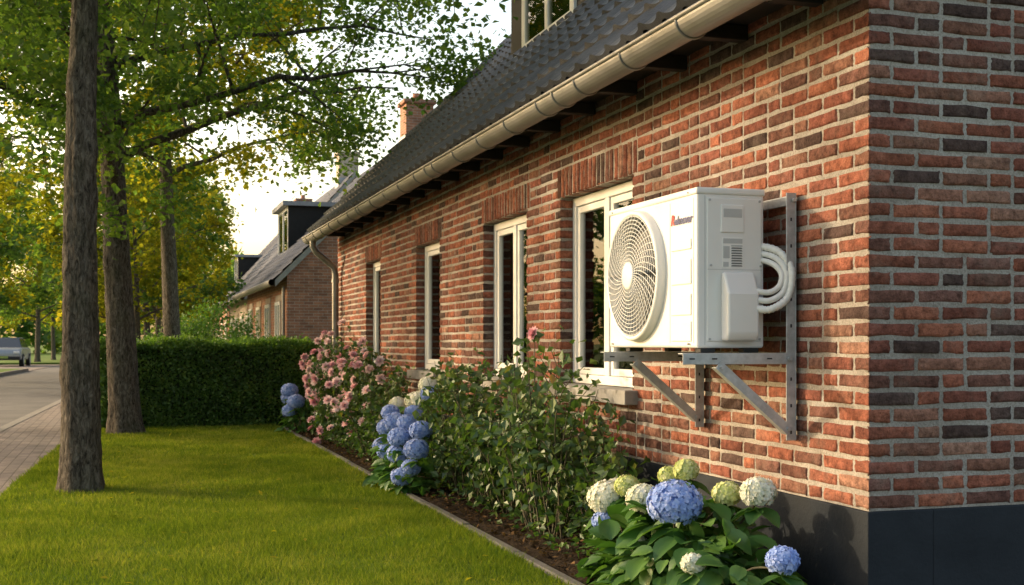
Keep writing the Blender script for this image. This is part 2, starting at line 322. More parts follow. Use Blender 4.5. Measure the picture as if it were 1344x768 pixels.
def build_bricks(name,B,parent):
    nb=len(B); o,U,Vv,Nn=B[:,0:3],B[:,3:6],B[:,6:9],B[:,9:12]; l,h,lf,rf=B[:,12],B[:,13],B[:,14],B[:,15]
    e=.0045; one=np.ones(nb)
    us=np.stack([0*l,e*one,.014*one,l*.5,l-.014,l-e,l],1); vs=np.stack([0*h,e*one,h*.25,h*.5,h*.75,h-e,h],1)
    eu=np.zeros((nb,7)); eu[:,0]=.011*(1-lf); eu[:,1]=.0022*(1-lf); eu[:,6]=.011*(1-rf); eu[:,5]=.0022*(1-rf)
    ev=np.zeros((nb,7)); ev[:,0]=ev[:,6]=.011; ev[:,1]=ev[:,5]=.0022
    ju=rng.normal(0,.0021,(nb,7,7)); jv=rng.normal(0,.0021,(nb,7,7)); ju[:,0,:]*=(1-lf)[:,None]; ju[:,6,:]*=(1-rf)[:,None]
    jv+=rng.normal(0,.0012,(nb,1,1))+rng.normal(0,.0010,(nb,1,1))*np.linspace(-1,1,7)[None,:,None]
    tilt=np.clip(rng.normal(0,.0010,(nb,1,1)),-.0018,.0018)*(np.linspace(-1,1,7)[None,None,:])*(1-np.maximum(lf,rf))[:,None,None]
    dep=-(np.maximum(eu[:,:,None],ev[:,None,:]))+np.clip(rng.normal(0,.0008,(nb,7,7)),-.0015,.0015)+tilt
    off=np.clip(rng.normal(0,.0014,nb),-.0016,.003)*(1-np.maximum(lf,rf)); dep=dep+off[:,None,None]
    uu=us[:,:,None]+ju; vv=vs[:,None,:]+jv
    V=o[:,None,None]+U[:,None,None]*uu[...,None]+Vv[:,None,None]*vv[...,None]+Nn[:,None,None]*dep[...,None]
    i=np.arange(6)[:,None]; j=np.arange(6)[None]; f=np.stack([i*7+j,(i+1)*7+j,(i+1)*7+j+1,i*7+j+1],-1).reshape(-1,4)
    F=(f[None]+(np.arange(nb)*49)[:,None,None]).reshape(-1,4)
    c=pal[rng.choice(len(pal),nb,p=pw/pw.sum())]*rng.uniform(.78,1.25,(nb,1))
    return mesh_np(name,V.reshape(-1,3),F,m_brick,parent,col=np.repeat(c,36,0),smooth=True)
build_bricks('brickwork',B,H)
xm=XW+.0062; ym=YC+.0062; WT=2.80
L2=[]
cur=ym
for a,b in wins:
    L2.append((xm,2.95,cur,a-.006,Z0,WT)); L2.append((xm,2.95,a-.006,b+.006,Z0,zb)); L2.append((xm,2.95,a-.006,b+.006,zt+.006,WT)); cur=b+.006
L2.append((xm,2.95,cur,YE-.006,Z0,WT))
boxes('mortar_front',L2,m_mortar,H)
prism('mortar_gable',[(2.951,Z0),(XR-.006,Z0),(XR-.006,2.80),(XM,XM+RO-.08),(2.951,2.951+RO-.08)],'y',ym,4.2,m_mortar,H)
prism('far_gable_wall',[(2.951,0),(XR,0),(XR,2.7),(XM,XM+RO-.1),(2.951,3.05)],'y',15.75,YE,m_brick2,H)
boxes('rear_wall',[(9.7,XR-.01,4.21,15.74,0,2.8)],m_brick2,H)
boxes('plinth',[(XW-.008,2.94,YC-.008,YE+.008,-.12,Z0-.001),(2.94,XR+.008,YC-.008,4.19,-.12,Z0-.001)],m_plinth,H,bevel=.004)
fr=[];sh=[];gl=[];room=[];sills=[]
curt=Acc()
for k,(a,b) in enumerate(wins):
    x0,x1=2.745,2.815; w=.055
    z0=zb+.055; z1=zt
    fr+=[(x0,x1,a,a+w,z0,z1),(x0,x1,b-w,b,z0,z1),(x0,x1,a+w,b-w,z1-w,z1),(x0,x1,a+w,b-w,z0,z0+w)]
    sub=[(a+w,b-w)]
    if k in (0,1):
        mid=(a+b)/2+.0; fr.append((x0,x1,mid-.03,mid+.03,z0+w,z1-w)); sub=[(a+w,mid-.03),(mid+.03,b-w)]
    for (c,d) in sub:
        s=.042; xa,xb=x0+.012,x1-.005; c+=.003; d-=.003; za=z0+w+.003; zz=z1-w-.003
        sh+=[(xa,xb,c,c+s,za,zz),(xa,xb,d-s,d,za,zz),(xa,xb,c+s,d-s,zz-s,zz),(xa,xb,c+s,d-s,za,za+s)]
        gl+=[(x0+.03,x0+.034,c+s-.004,d-s+.004,za+s-.004,zz-s+.004)]
    room+=[(3.9,3.92,a-.6,b+.6,.3,2.5),(2.96,3.9,a-.62,a-.6,.3,2.5),(2.96,3.9,b+.6,b+.62,.3,2.5),(2.96,3.9,a-.6,b+.6,2.5,2.52),(2.96,3.9,a-.6,b+.6,.28,.3)]
    sills.append((XW-.075,2.745,a-.07,b+.07,zb-.03,zb+.05))
    sills.append((2.745,2.94,a-.004,b+.004,zb+.001,zb+.05))
    for (c,d) in ((a,a+.47*(b-a)),(b-.47*(b-a),b)):
        yy=np.linspace(c,d,50); xx=2.832+.008*np.sin(yy*75)+.004*np.sin(yy*31); zs=np.linspace(zb+.05,zt,2)
        V=np.stack([np.repeat(xx,2),np.repeat(yy,2),np.tile(zs,50)],1); i=np.arange(49)
        curt.add((V,np.stack([i*2,i*2+2,i*2+3,i*2+1],1)),rng.random(49))
boxes('window_frames',fr,m_wpaint,H,bevel=.004); boxes('window_sashes',sh,m_wpaint,H,bevel=.004); boxes('window_glass',gl,m_glass,H)
boxes('rooms',room,m_room,H); boxes('window_sills',sills,m_sill,H,bevel=.006); curt.out('curtains',m_curt,H,smooth=True)
def tiles(name,xe,ze,sgn,tan,slen,y0,y1,mat,parent,tw=.21,co=.31,ns=8,amp=.022):
    ny=int((y1-y0)/tw*ns); y=np.linspace(y0,y1,ny+1); nc=int(round(slen/co)); co=slen/nc
    ph=((y-y0)/tw)%1
    wave=amp*(np.where(ph<.62,np.sin(ph/.62*np.pi)*-.55,np.sin((ph-.62)/.38*np.pi)))
    ct=1/math.sqrt(1+tan*tan); st=tan*ct
    s=[];lift=[]
    for k in range(nc):
        s+=[k*co,k*co+.0005,(k+1)*co-.0005]; lift+=[-.012,.030,.002]
    s=np.array(s);lift=np.array(lift)
    S_,YY=np.meshgrid(s,y,indexing='ij'); hgt=lift[:,None]+wave[None]+.03
    jit=rng.normal(0,.0025,(nc,int((y1-y0)/tw)+2)); hgt=hgt+jit[np.minimum(np.arange(len(s))//3,nc-1)][:,((y-y0)/tw).astype(int)]
    X=xe+sgn*(S_*ct-hgt*st); Z=ze+S_*st+hgt*ct
    V=np.stack([X,YY,Z],-1).reshape(-1,3); m=len(y); i=np.arange(len(s)-1)[:,None]; j=np.arange(m-1)[None]
    F=np.stack([i*m+j,(i+1)*m+j,(i+1)*m+j+1,i*m+j+1],-1).reshape(-1,4)
    if sgn>0: F=F[:,::-1]
    return mesh_np(name,V,F,mat,parent,smooth=False)
SLN=(XM-2.33)*math.sqrt(2)
tiles('roof_tiles_street',2.33,2.33+RO,1,1.,SLN,3.80,16.15,m_tile,H)
tiles('roof_tiles_rear',2*XM-2.33,2.33+RO,-1,1.,SLN,3.80,16.15,m_tile,H,ns=4)
prism('roof_deck',[(2.36,2.36+RO-.07),(XM,XM+RO-.07),(2*XM-2.36,2.36+RO-.07),(2*XM-2.36,2.36+RO+.0),(XM,XM+RO+.0),(2.36,2.36+RO+.0)],'y',3.82,16.13,m_dark,H)
V,F=tube_arr([(XM,3.8+i*.4,XM+RO+.05+ (.008 if i%2 else 0)) for i in range(32)],.09,10); mesh_np('ridge_tiles',V,F,m_tile,H,smooth=True)
tl=[(2.44,2.66,y-.03,y+.03,2.455,2.524) for y in np.arange(4.3,16,.62)]
boxes('rafter_tails',tl,m_dark,H,bevel=.004)
boxes('fascia',[(2.375,2.395,3.84,16.1,2.44,2.56)],m_dark,H)
boxes('soffit',[(2.396,2.668,3.97,16.0,2.525,2.545)],m_dark,H)
gc=(2.30,2.475); th=np.linspace(np.pi,2*np.pi,15); prof=[(gc[0]+.075*math.cos(t),gc[1]+.075*math.sin(t)) for t in th]+[(gc[0]+.071*math.cos(t),gc[1]+.071*math.sin(t)) for t in th[::-1]]
G=prism('gutter',prof,'y',3.78,16.2,m_zinc,H)
a=Acc(); a.add(tube_arr([(gc[0]-.076,3.78,gc[1]+.004),(gc[0]-.076,16.2,gc[1]+.004)],.011,10))
for y in np.arange(4.1,16.2,.62):
    a.add(tube_arr([(gc[0]+.079*math.cos(t),y,gc[1]+.079*math.sin(t)) for t in np.linspace(np.pi*.95,2.05*np.pi,14)],.006,6))
for y in (6.3,9.3,12.3): a.add(tube_arr([(gc[0]+.077*math.cos(t),y,gc[1]+.077*math.sin(t)) for t in np.linspace(np.pi,2*np.pi,14)],.009,6)); 
a.out('gutter_bead_brackets',m_zinc,H,smooth=True)
prism('gutter_cap',prof[:15],'y',16.19,16.205,m_zinc,H); prism('gutter_cap_near',prof[:15],'y',3.775,3.79,m_zinc,H)
a=Acc(); yd=15.75
a.add(tube_arr([(2.30,yd,2.42),(2.30,yd,2.34),(2.34,yd,2.27),(2.50,yd,2.14),(2.575,yd,2.07),(2.59,yd,1.98),(2.59,yd,1.),(2.59,yd,.0)],.042,14))
for z in (1.9,1.1,.5): a.add(tube_arr([(2.59,yd,z-.02),(2.59,yd,z+.02)],.048,14))
a.out('downspout',m_zinc,H,smooth=True)
dx=3.68; dz=3.87
prism('dormer_cheek',[(dx+.01,dz-.02),(dx+1.5,dz+1.48),(dx+.01,dz+1.48)],'y',9.36,9.42,m_dark,H)
prism('dormer_cheek_far',[(dx+.01,dz-.02),(dx+1.5,dz+1.48),(dx+.01,dz+1.48)],'y',11.58,11.64,m_dark,H)
boxes('dormer_front',[(dx,dx+.06,9.36,9.78,dz-.04,dz+1.42),(dx,dx+.06,11.22,11.64,dz-.04,dz+1.42),(dx,dx+.06,9.78,11.22,dz+1.3,dz+1.42)],m_dark,H)
boxes('dormer_roof',[(dx-.18,dx+1.75,9.2,11.8,dz+1.425,dz+1.56)],m_lead,H,bevel=.01)
def win_simple(name,x,a,b,z0,z1,parent,mull=True,w=.08):
    L=[(x-.02,x+.05,a,a+w,z0,z1),(x-.02,x+.05,b-w,b,z0,z1),(x-.02,x+.05,a+w,b-w,z1-w,z1),(x-.02,x+.05,a+w,b-w,z0,z0+w)]
    if mull: c=(a+b)/2; L.append((x-.02,x+.05,c-.04,c+.04,z0+w,z1-w))
    boxes(name+'_frame',L,m_wpaint,parent,bevel=.005)
    boxes(name+'_sill',[(x-.08,x+.05,a-.04,b+.04,z0-.05,z0-.002)],m_wpaint,parent,bevel=.005)
    boxes(name+'_glass',[(x+.0,x+.006,a+w-.003,b-w+.003,z0+w-.003,z1-w+.003)],m_glass,parent)
    boxes(name+'_blind',[(x+.05,x+.06,a+.02,b-.02,z0+.02,z1-.02)],m_room,parent)
win_simple('dormer_window',dx-.01,9.78,11.22,dz,dz+1.298,H,w=.1)
# ------------------------------------------------------------------ AC unit
A=empty('air_conditioner_outdoor_unit',(2.395,5.025,1.075))
MT=__import__('mathutils').Matrix.Translation
def rel(o):
    o.parent=A; o.matrix_parent_inverse=MT(-Vector(A.location)); return o
ax0,ax1,ay0,ay1,az0,az1=2.24,2.55,4.55,5.50,1.078,1.742
cas=boxes('casing',[(ax0,ax1,ay0,ay1,az0,az1-.022)],m_acw,None,bevel=.012,seg=3)
fc=(5.15,1.405)
bpy.ops.mesh.primitive_cylinder_add(vertices=72,radius=.272,depth=.4,location=(ax0-.02,fc[0],fc[1]),rotation=(0,math.pi/2,0))
cut=bpy.context.object; cut.data.materials.append(m_acdark)
bo=cas.modifiers.new('bo','BOOLEAN'); bo.object=cut; bo.operation='DIFFERENCE'; bo.solver='EXACT'
dg=bpy.context.evaluated_depsgraph_get(); me=bpy.data.meshes.new_from_object(cas.evaluated_get(dg)); cas.modifiers.clear(); cas.data=me
bpy.data.objects.remove(cut); rel(cas)
for p in cas.data.polygons: p.use_smooth=False
rel(boxes('top_cover',[(ax0-.006,ax1+.004,ay0-.006,ay1+.006,az1-.03,az1)],m_acw,None,bevel=.010,seg=3))
def ringpts(r,x,n=72): 
    t=np.linspace(0,2*np.pi,n,endpoint=False); return np.stack([np.full(n,x),fc[0]+r*np.cos(t),fc[1]+r*np.sin(t)],1)
def lathe(prof,n=72):
    V=np.vstack([ringpts(r,x,n) for r,x in prof]); m=len(prof); i=np.arange(m-1)[:,None]; j=np.arange(n)[None]
    return V,np.stack([i*n+j,(i+1)*n+j,(i+1)*n+(j+1)%n,i*n+(j+1)%n],-1).reshape(-1,4)
V,F=lathe([(.300,ax0+.004),(.300,ax0-.012),(.297,ax0-.030),(.290,ax0-.040),(.281,ax0-.040),(.274,ax0-.034),(.272,ax0+.0),(.268,ax0+.12)])
rel(mesh_np('fan_shroud_ring',V,F,m_acw,smooth=True))
gx=lambda r: ax0-.036-.016*(1-(r/.28)**2)
a=Acc()
for r in np.linspace(.078,.272,12): a.add(tube_arr(ringpts(r,gx(r)),.0024,6,closed=True))
for k in range(44):
    t0=2*np.pi*k/44; rs=np.linspace(.06,.28,12); t=t0+.9*(rs-.06)/.22*.55
    a.add(tube_arr(np.stack([gx(rs)+.004*0,fc[0]+rs*np.cos(t),fc[1]+rs*np.sin(t)],1),.0022,5))
rel(a.out('fan_grille',m_acw2,None,smooth=True))
V,F=lathe([(.001,gx(0)-.008),(.05,gx(0)-.008),(.062,gx(0)-.004),(.066,gx(0)+.004),(.05,gx(0)+.02)],48); rel(mesh_np('grille_badge_disc',V,F,m_acw,smooth=True))
a=Acc()
for k in range(3):
    t0=2*np.pi*k/3+.4; rs=np.linspace(.05,.255,8); ts=np.linspace(0,1,10); R_,T_=np.meshgrid(rs,ts,indexing='ij')
    ang=t0+T_*1.55+ (R_-.05)*1.6; Xb=ax0+.035+.07*T_-.015*np.sin(T_*np.pi)
    V=np.stack([Xb,fc[0]+R_*np.cos(ang),fc[1]+R_*np.sin(ang)],-1).reshape(-1,3); i=np.arange(7)[:,None]; j=np.arange(9)[None]
    a.add((V,np.stack([i*10+j,i*10+j+1,(i+1)*10+j+1,(i+1)*10+j],-1).reshape(-1,4)))
V,F=lathe([(.001,ax0+.02),(.045,ax0+.024),(.055,ax0+.035),(.055,ax0+.12)],36); a.add((V,F))
rel(a.out('fan_blades',m_fan,None,smooth=True))
V,F=lathe([(.001,ax0+.16),(.268,ax0+.16)],36); rel(mesh_np('coil_backing',V,F,m_acdark))
fx=ax0
rel(boxes('front_seams',[(fx-.0012,fx+.001,4.808,4.812,1.10,1.70),(fx-.0015,fx+.001,4.58,4.583,1.10,1.70)],m_label))
rel(boxes('front_embossed_ribs',[(fx-.005,fx+.004,4.60,4.79,1.345,1.450),(fx-.005,fx+.004,4.60,4.79,1.215,1.305),(fx-.005,fx+.004,4.60,4.79,1.105,1.19),(fx-.005,fx+.004,4.60,4.79,1.49,1.535)],m_acw,None,bevel=.0042,seg=3))
def text(s,size,loc,rot,mat,nm):
    c=bpy.data.curves.new(nm,'FONT'); c.body=s; c.size=size; c.extrude=.0006; c.offset=.0012; o=bpy.data.objects.new(nm,c); COL.objects.link(o); o.location=loc; o.rotation_euler=rot; c.materials.append(mat); c.shear=.2; rel(o); return o
rt=(math.pi/2,0,-math.pi/2)
text('R',.064,(fx-.003,4.80,1.602),rt,m_red,'logo_initial'); text('eknovar',.052,(fx-.003,4.762,1.602),rt,m_navy,'logo_text')
ye=ay0
rel(boxes('side_panel',[(2.283,2.535,ye-.005,ye+.01,1.105,1.700)],m_acw,None,bevel=.0045,seg=3))
rel(boxes('side_panel_seams',[(2.274,2.2765,ye-.0012,ye+.002,1.09,1.708),(2.285,2.534,ye-.0062,ye-.004,1.4025,1.4045)],m_label))
rel(boxes('side_handle_surround',[(2.345,2.452,ye-.010,ye+.0,1.556,1.672)],m_acw,None,bevel=.0045,seg=3))
rel(boxes('side_handle_recess',[(2.356,2.441,ye-.0112,ye-.009,1.620,1.655)],m_label,None,bevel=.0008))
rel(boxes('rating_label',[(2.352,2.448,ye-.0072,ye-.004,1.41,1.538)],m_wpaint))
L=[(2.392,2.444,ye-.0082,ye-.007,z,z+.006) for z in np.arange(1.415,1.505,.0105)]+[(2.356,2.444,ye-.0082,ye-.007,1.512,1.532),(2.356,2.385,ye-.0082,ye-.007,1.45,1.500),(2.356,2.38,ye-.0082,ye-.007,1.415,1.435)]
rel(boxes('label_print',L,m_label)); 
rel(boxes('label_code',[(2.394,2.44,ye-.0092,ye-.0083,1.418+i*.0105,1.4215+i*.0105) for i in range(8)],m_black))
vc=prism('valve_cover',[(ye-.004,1.392),(ye-.030,1.392),(ye-.072,1.30),(ye-.072,1.135),(ye-.055,1.108),(ye-.004,1.108)],'x',2.345,2.490,m_acw)
mb=vc.modifiers.new('b','BEVEL'); mb.width=.012; mb.segments=4; rel(vc)
a=Acc()
def sq(x,y,z,r): return (np.array([(x-r,y,z-r),(x+r,y,z-r),(x+r,y,z+r),(x-r,y,z+r)]),np.array([[0,1,2,3]]))
for (x,z) in [(2.295,1.69),(2.525,1.69),(2.295,1.115),(2.525,1.115),(2.30,1.42),(2.53,1.42)]:
    a.add(tube_arr([(x,ye-.009,z),(x,ye-.001,z)],.005,8)); a.add(sq(x,ye-.0092,z,.004))
for (y,z) in [(4.62,1.725),(5.45,1.725),(4.62,1.095),(5.45,1.095)]: a.add(tube_arr([(ax0-.009,y,z),(ax0,y,z)],.004,8))
rel(a.out('screws',m_galv))
def bez(pts,n=12):
    pts=np.array(pts,float); out=[]
    P=np.vstack([2*pts[0]-pts[1],pts,2*pts[-1]-pts[-2]])
    for i in range(1,len(P)-2):
        for t in np.linspace(0,1,n,endpoint=False):
            out.append(.5*((2*P[i])+(-P[i-1]+P[i+1])*t+(2*P[i-1]-5*P[i]+4*P[i+1]-P[i+2])*t*t+(-P[i-1]+3*P[i]-3*P[i+1]+P[i+2])*t**3))
    out.append(P[-2]); return np.array(out)
a=Acc()
for k,(dr,rz) in enumerate([(0,.012),(.028,.0125),(.058,.0155)]):
    p=bez([(2.475,4.50,1.315-dr*1.25),(2.53,4.475-.008*k,1.308-dr*1.2),(2.575+dr*.5,4.47-.008*k,1.335-dr*.8),(2.588+dr*.62,4.475-.010*k,1.385+dr*.15),(2.568+dr*.5,4.51-.008*k,1.428+dr*.75),(2.53+dr*.25,4.57-.005*k,1.448+dr*.95),(2.47,4.66,1.452+dr)],14)
    rr=rz*np.ones(len(p))
    if k==2: rr=rz*(1+.08*np.sign(np.sin(np.arange(len(p))*2.2)))
    a.add(tube_arr(p,rr,14))
rel(a.out('refrigerant_hoses',m_hose,None,smooth=True))
K=empty('wall_bracket',(2.4,4.9,1.05))
def relK(o):
    o.parent=K; o.matrix_parent_inverse=MT(-Vector(K.location)); return o
L=[];hol=Acc()
for yb in (4.455,5.30):
    L+=[(2.642,2.647,yb,yb+.045,.696,1.72),(2.600,2.642,yb,yb+.005,.696,1.72)]
    L+=[(2.13,2.600,yb-.002,yb+.003,1.012,1.058),(2.13,2.60,yb+.003,yb+.045,1.053,1.058)]
    for z in np.arange(.73,1.70,.11): 
        if .98<z<1.10: continue
        hol.add((np.array([(2.617,yb-.0015,z-.007),(2.625,yb-.0015,z-.007),(2.625,yb-.0015,z+.007),(2.617,yb-.0015,z+.007)]),np.array([[0,1,2,3]])))
    for x in (2.17,2.27,2.52): hol.add((np.array([(x-.012,yb-.0035,1.032),(x+.012,yb-.0035,1.032),(x+.012,yb-.0035,1.038),(x-.012,yb-.0035,1.038)]),np.array([[0,1,2,3]])))
L+=[(2.628,2.6415,4.505,5.29,1.672,1.712)]
relK(boxes('bracket_rails',L,m_galv,None,bevel=.0015,seg=1)); relK(hol.out('bracket_slots',m_black))
for yb in (4.455,5.30):
    p0=np.array([2.285,1.012]); p1=np.array([2.612,.735]); d=(p1-p0)/np.linalg.norm(p1-p0); nn=np.array([-d[1],d[0]])
    q=[p0-nn*.019,p1-nn*.019,p1+nn*.019,p0+nn*.019]; relK(prism('brace',[tuple(x) for x in q],'y',yb-.0085,yb-.0035,m_galv))
    q=[p0-nn*.019,p1-nn*.019,p1-nn*.015,p0-nn*.015]; relK(prism('brace_flange',[tuple(x) for x in q],'y',yb-.0033,yb+.03,m_galv))
a=Acc()
for yb in (4.455,5.30):
    for x,z in [(2.30,1.0),(2.605,.745),(2.61,1.035),(2.63,1.69)]: a.add(tube_arr([(x,yb-.018,z),(x,yb-.004,z)],.009,6)); a.add(sq(x,yb-.0182,z,.007))
relK(a.out('bolts',m_galv))
relK(boxes('rubber_pads',[(x,x+.07,yb+.0,yb+.05,1.0585,1.079) for yb in (4.56,5.30) for x in (2.26,2.46)],m_rubber,None,bevel=.004))
relK(boxes('pad_bars',[(2.2,2.58,4.505,4.60,1.0535,1.0575)],m_galv,None))
# ------------------------------------------------------------------ trees
def make_tree(name,seed,Ht,cb,R,tr,lean=(0,0),nl=18,lpc=120,ls=.10,mat=m_leaf,knots=(),zc=.55,flare=.3,n=70,sd=30,rough=.015):
    g=np.random.default_rng(seed); wood=Acc(); cl=[]
    t=np.linspace(0,1,n); zt_=t*Ht*.9
    px=lean[0]*t+.05*np.sin(t*9+seed)*t; py=lean[1]*t+.05*np.cos(t*7+seed)*t
    P=np.stack([px,py,zt_-.02],1); r=tr*(1-.78*t**1.0)*(1+flare*np.exp(-zt_/.14))
    r=np.maximum(r,.015); th=np.linspace(0,2*np.pi,sd,endpoint=False)
    V,F=tube_arr(P,r,sd); V=V.reshape(n,sd,3); C=P[:,None]
    nz=g.normal(0,1,(n,sd)); nz=(nz+np.roll(nz,1,0)+.6*np.roll(nz,2,0))/1.5
    mod=1+.035*np.sin(3*th+seed)[None]+.03*np.sin(5*th[None]+zt_[:,None]*2.3)+rough*nz+.08*np.exp(-zt_/.15)[:,None]*np.sin(5*th+1)[None]
    for kz,kt,ka in knots: mod=mod+ka*np.exp(-((zt_[:,None]-kz)/.13)**2-(np.angle(np.exp(1j*(th[None]-kt)))/.6)**2)
    V=C+(V-C)*mod[...,None]; wood.add((V.reshape(-1,3),F))
    def trunk(z): i=min(n-1,int(z/(Ht*.9)*(n-1))); return P[i],r[i]
    for k in range(nl):
        f=(k+.3)/nl; z=cb+(Ht*.88-cb)*f**1.05; p0,r0=trunk(z); az=k*2.4+g.normal(0,.25)+seed
        rel_=(z+R*.2-(cb+(Ht-cb)*(1-zc)))/((Ht-cb)*.62); rr=R*math.sqrt(max(.10,1-min(.92,rel_*rel_)))*g.uniform(.8,1.08)
        d=np.array([math.cos(az),math.sin(az),0]); up=g.uniform(.25,.55)+.5*f
        s=np.linspace(0,1,9); side=np.array([-d[1],d[0],0])*g.normal(0,.12)*rr
        L_=p0+d*rr*s[:,None]+np.array([0,0,1])*((up*s-.22*s**2.5)*rr)[:,None]+side*(s**2)[:,None]+g.normal(0,.02,(9,3))*rr*.4
        lr=max(.02,r0*.45)*(1-.85*s); wood.add(tube_arr(L_,lr,8))
        for q in range(7):
            si=.28+.72*(q+.5)/7; ii=int(si*8); b0=L_[ii]; sdv=nrm(d*g.uniform(.2,1)+g.normal(0,.75,3)+np.array([0,0,.12])); ln=rr*g.uniform(.18,.36)*(1.15-.4*si)+.2
            e=b0+sdv*ln; mid=(b0+e)/2+np.array([0,0,.06*ln]); wood.add(tube_arr([b0,mid,e],[lr[ii]*.55+.004,lr[ii]*.35+.003,.004],5))
            cl+= [e,mid+g.normal(0,.12,3)]
            for u in range(2):
                e2=e+nrm(g.normal(0,1,3)+sdv*.5)*g.uniform(.2,.45); wood.add(tube_arr([mid,e2],[.007,.003],4)); cl.append(e2)
        cl.append(L_[-1])
    top,_=trunk(Ht*.9)
    for k in range(10): cl.append(top+g.normal(0,.4,3))
    cl=np.array(cl); nc=len(cl); cv=g.uniform(.1,.85,nc); cnt=lpc
    P=np.repeat(cl,cnt,0)+g.normal(0,1,(nc*cnt,3))*np.repeat(g.uniform(.14,.32,nc),cnt)[:,None]*np.array([1,1,.7])
    m=len(P); D=g.normal(0,1,(m,3)); D[:,2]=D[:,2]*.5-.35; Nn=g.normal(0,.65,(m,3)); Nn[:,2]+=.9
    sz=ls*g.uniform(.6,1.2,m); V,F=leaves(P,D,Nn,sz,sz*.82)
    at=np.clip(np.repeat(cv,cnt)*.7+g.uniform(0,.35,m),0,1)
    wm=wood.out(name+'_wood',m_bark,smooth=True,link=False); lm=mesh_np(name+'_leaves',V,F,mat,attr=at,link=False)
    return wm,lm
def place(tw,loc,rz=0,sc=1,nm='maple_tree',lm=None):
    e=empty(nm,loc); e.rotation_euler[2]=rz; e.scale=(sc,)*3
    obj('trunk',tw[0],e); obj('foliage',lm or tw[1],e); return e
TA=make_tree('near',3,8.5,3.6,3.2,.145,lean=(.0,.1),nl=18,lpc=80,ls=.08,knots=((3.05,2.2,.22),(2.55,3.9,.30),(2.2,5.,.15),(.9,1.5,.12)),flare=.2,n=300,sd=64,rough=.022)
TB=make_tree('mid',11,10.5,3.0,4.2,.185,lean=(-.5,.2),nl=25,lpc=105,ls=.085,knots=((2.1,2.2,.15),),n=220,sd=48,rough=.02)
TC=make_tree('yellow',23,11.0,4.2,4.1,.17,lean=(.2,.2),nl=22,lpc=70,ls=.12,mat=m_leafy)
TD=make_tree('far_green',41,10.0,2.6,4.3,.18,lean=(.2,.2),nl=18,lpc=22,ls=.24)
TE=make_tree('far_yellow',47,10.5,2.8,4.4,.18,lean=(-.2,.2),nl=18,lpc=22,ls=.24,mat=m_leafy)
place(TA,(-.31,9.57,0))
place(TB,(.01,15.4,0),rz=.05)
place(TC,(.85,23.3,0),rz=2.2,sc=1.0)
for k,(y,s) in enumerate([(31.5,.62),(40,.8),(52,.9),(66,.95),(84,1.)]):
    place(TE if k%2==0 else TD,(.25+SL*(y-30),y,0),rz=k*1.7+.3,sc=s*.85)
for k,y in enumerate([8.6,20.0,38,46,54,75,84,95,108,122]):  # first two are out of view, added to shade the lawn and front wall
    place(TD if k%3 else TE,(sx(-7.4 if k>1 else -8.6,y),y,0),rz=k*2.1,sc=(.78+.05*(k%3)) if k>1 else (.70,.78)[k])
g=np.random.default_rng(5); m=18000
Xd=g.uniform(-70,60,m); top=7+2.5*np.sin(Xd*.21)+1.8*np.sin(Xd*.53+1)+1.0*np.sin(Xd*1.3); Zd=top*np.sqrt(g.random(m)); Yd=135+g.normal(0,4,m)+.1*abs(Xd)
P=np.stack([Xd,Yd,Zd],1); Dd=g.normal(0,1,(m,3)); Nn=g.normal(0,1,(m,3)); Nn[:,1]-=.5
V,F=leaves(P,Dd,Nn,g.uniform(.5,1.2,m),g.uniform(.4,.9,m)); mesh_np('distant_treeline',V,F,m_leaf,attr=np.clip(.5+.3*np.sin(Xd*.8)+g.normal(0,.2,m),0,1))
# ------------------------------------------------------------------ hedge
def leafbox(name,x0,x1,y0,y1,z1,n,ls,mat,bump=.06):
    e=empty(name,((x0+x1)/2,(y0+y1)/2,0)); off=np.array([(x0+x1)/2,(y0+y1)/2,0])
    w,d,h=x1-x0,y1-y0,z1; A_=np.array([w*h,w*h,d*h,d*h,w*d]); f=rng.choice(5,n,p=A_/A_.sum()); a,b=rng.random(n),rng.random(n)
    P=np.zeros((n,3)); N0=np.zeros((n,3))
    for k,(fn,nn) in enumerate([(lambda a,b:(x0+a*w,y0+0*a,b*h),(0,-1,0)),(lambda a,b:(x0+a*w,y1+0*a,b*h),(0,1,0)),(lambda a,b:(x0+0*a,y0+a*d,b*h),(-1,0,0)),(lambda a,b:(x1+0*a,y0+a*d,b*h),(1,0,0)),(lambda a,b:(x0+a*w,y0+b*d,h+0*a),(0,0,1))]):
        q=f==k; P[q]=np.stack(fn(a[q],b[q]),1); N0[q]=nn
    wob=bump*(np.sin(P[:,0]*5+P[:,2]*4)+np.sin(P[:,1]*6+P[:,2]*7+1)*.7+.5*np.sin(P[:,0]*17)*np.sin(P[:,2]*13))*.5
    P=P+N0*(wob+rng.normal(0,.03,n)-.02)[:,None]; P[:,2]=np.maximum(P[:,2],.02)
    D=rng.normal(0,1,(n,3))+N0*.5; Nn=N0*1.1+rng.normal(0,.7,(n,3)); Nn[:,2]+=.4
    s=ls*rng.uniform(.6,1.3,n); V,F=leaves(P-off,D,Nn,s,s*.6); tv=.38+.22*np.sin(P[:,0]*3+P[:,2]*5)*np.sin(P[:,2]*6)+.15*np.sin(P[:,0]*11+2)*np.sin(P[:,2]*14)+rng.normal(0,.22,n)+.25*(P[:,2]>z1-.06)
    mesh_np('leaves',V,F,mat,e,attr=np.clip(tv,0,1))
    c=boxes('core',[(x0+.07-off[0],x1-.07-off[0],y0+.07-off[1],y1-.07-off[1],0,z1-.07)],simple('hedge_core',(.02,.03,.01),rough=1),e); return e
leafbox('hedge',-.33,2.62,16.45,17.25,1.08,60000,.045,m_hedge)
leafbox('hedge',.2,2.9,21.8,22.5,1.1,12000,.06,m_hedge)
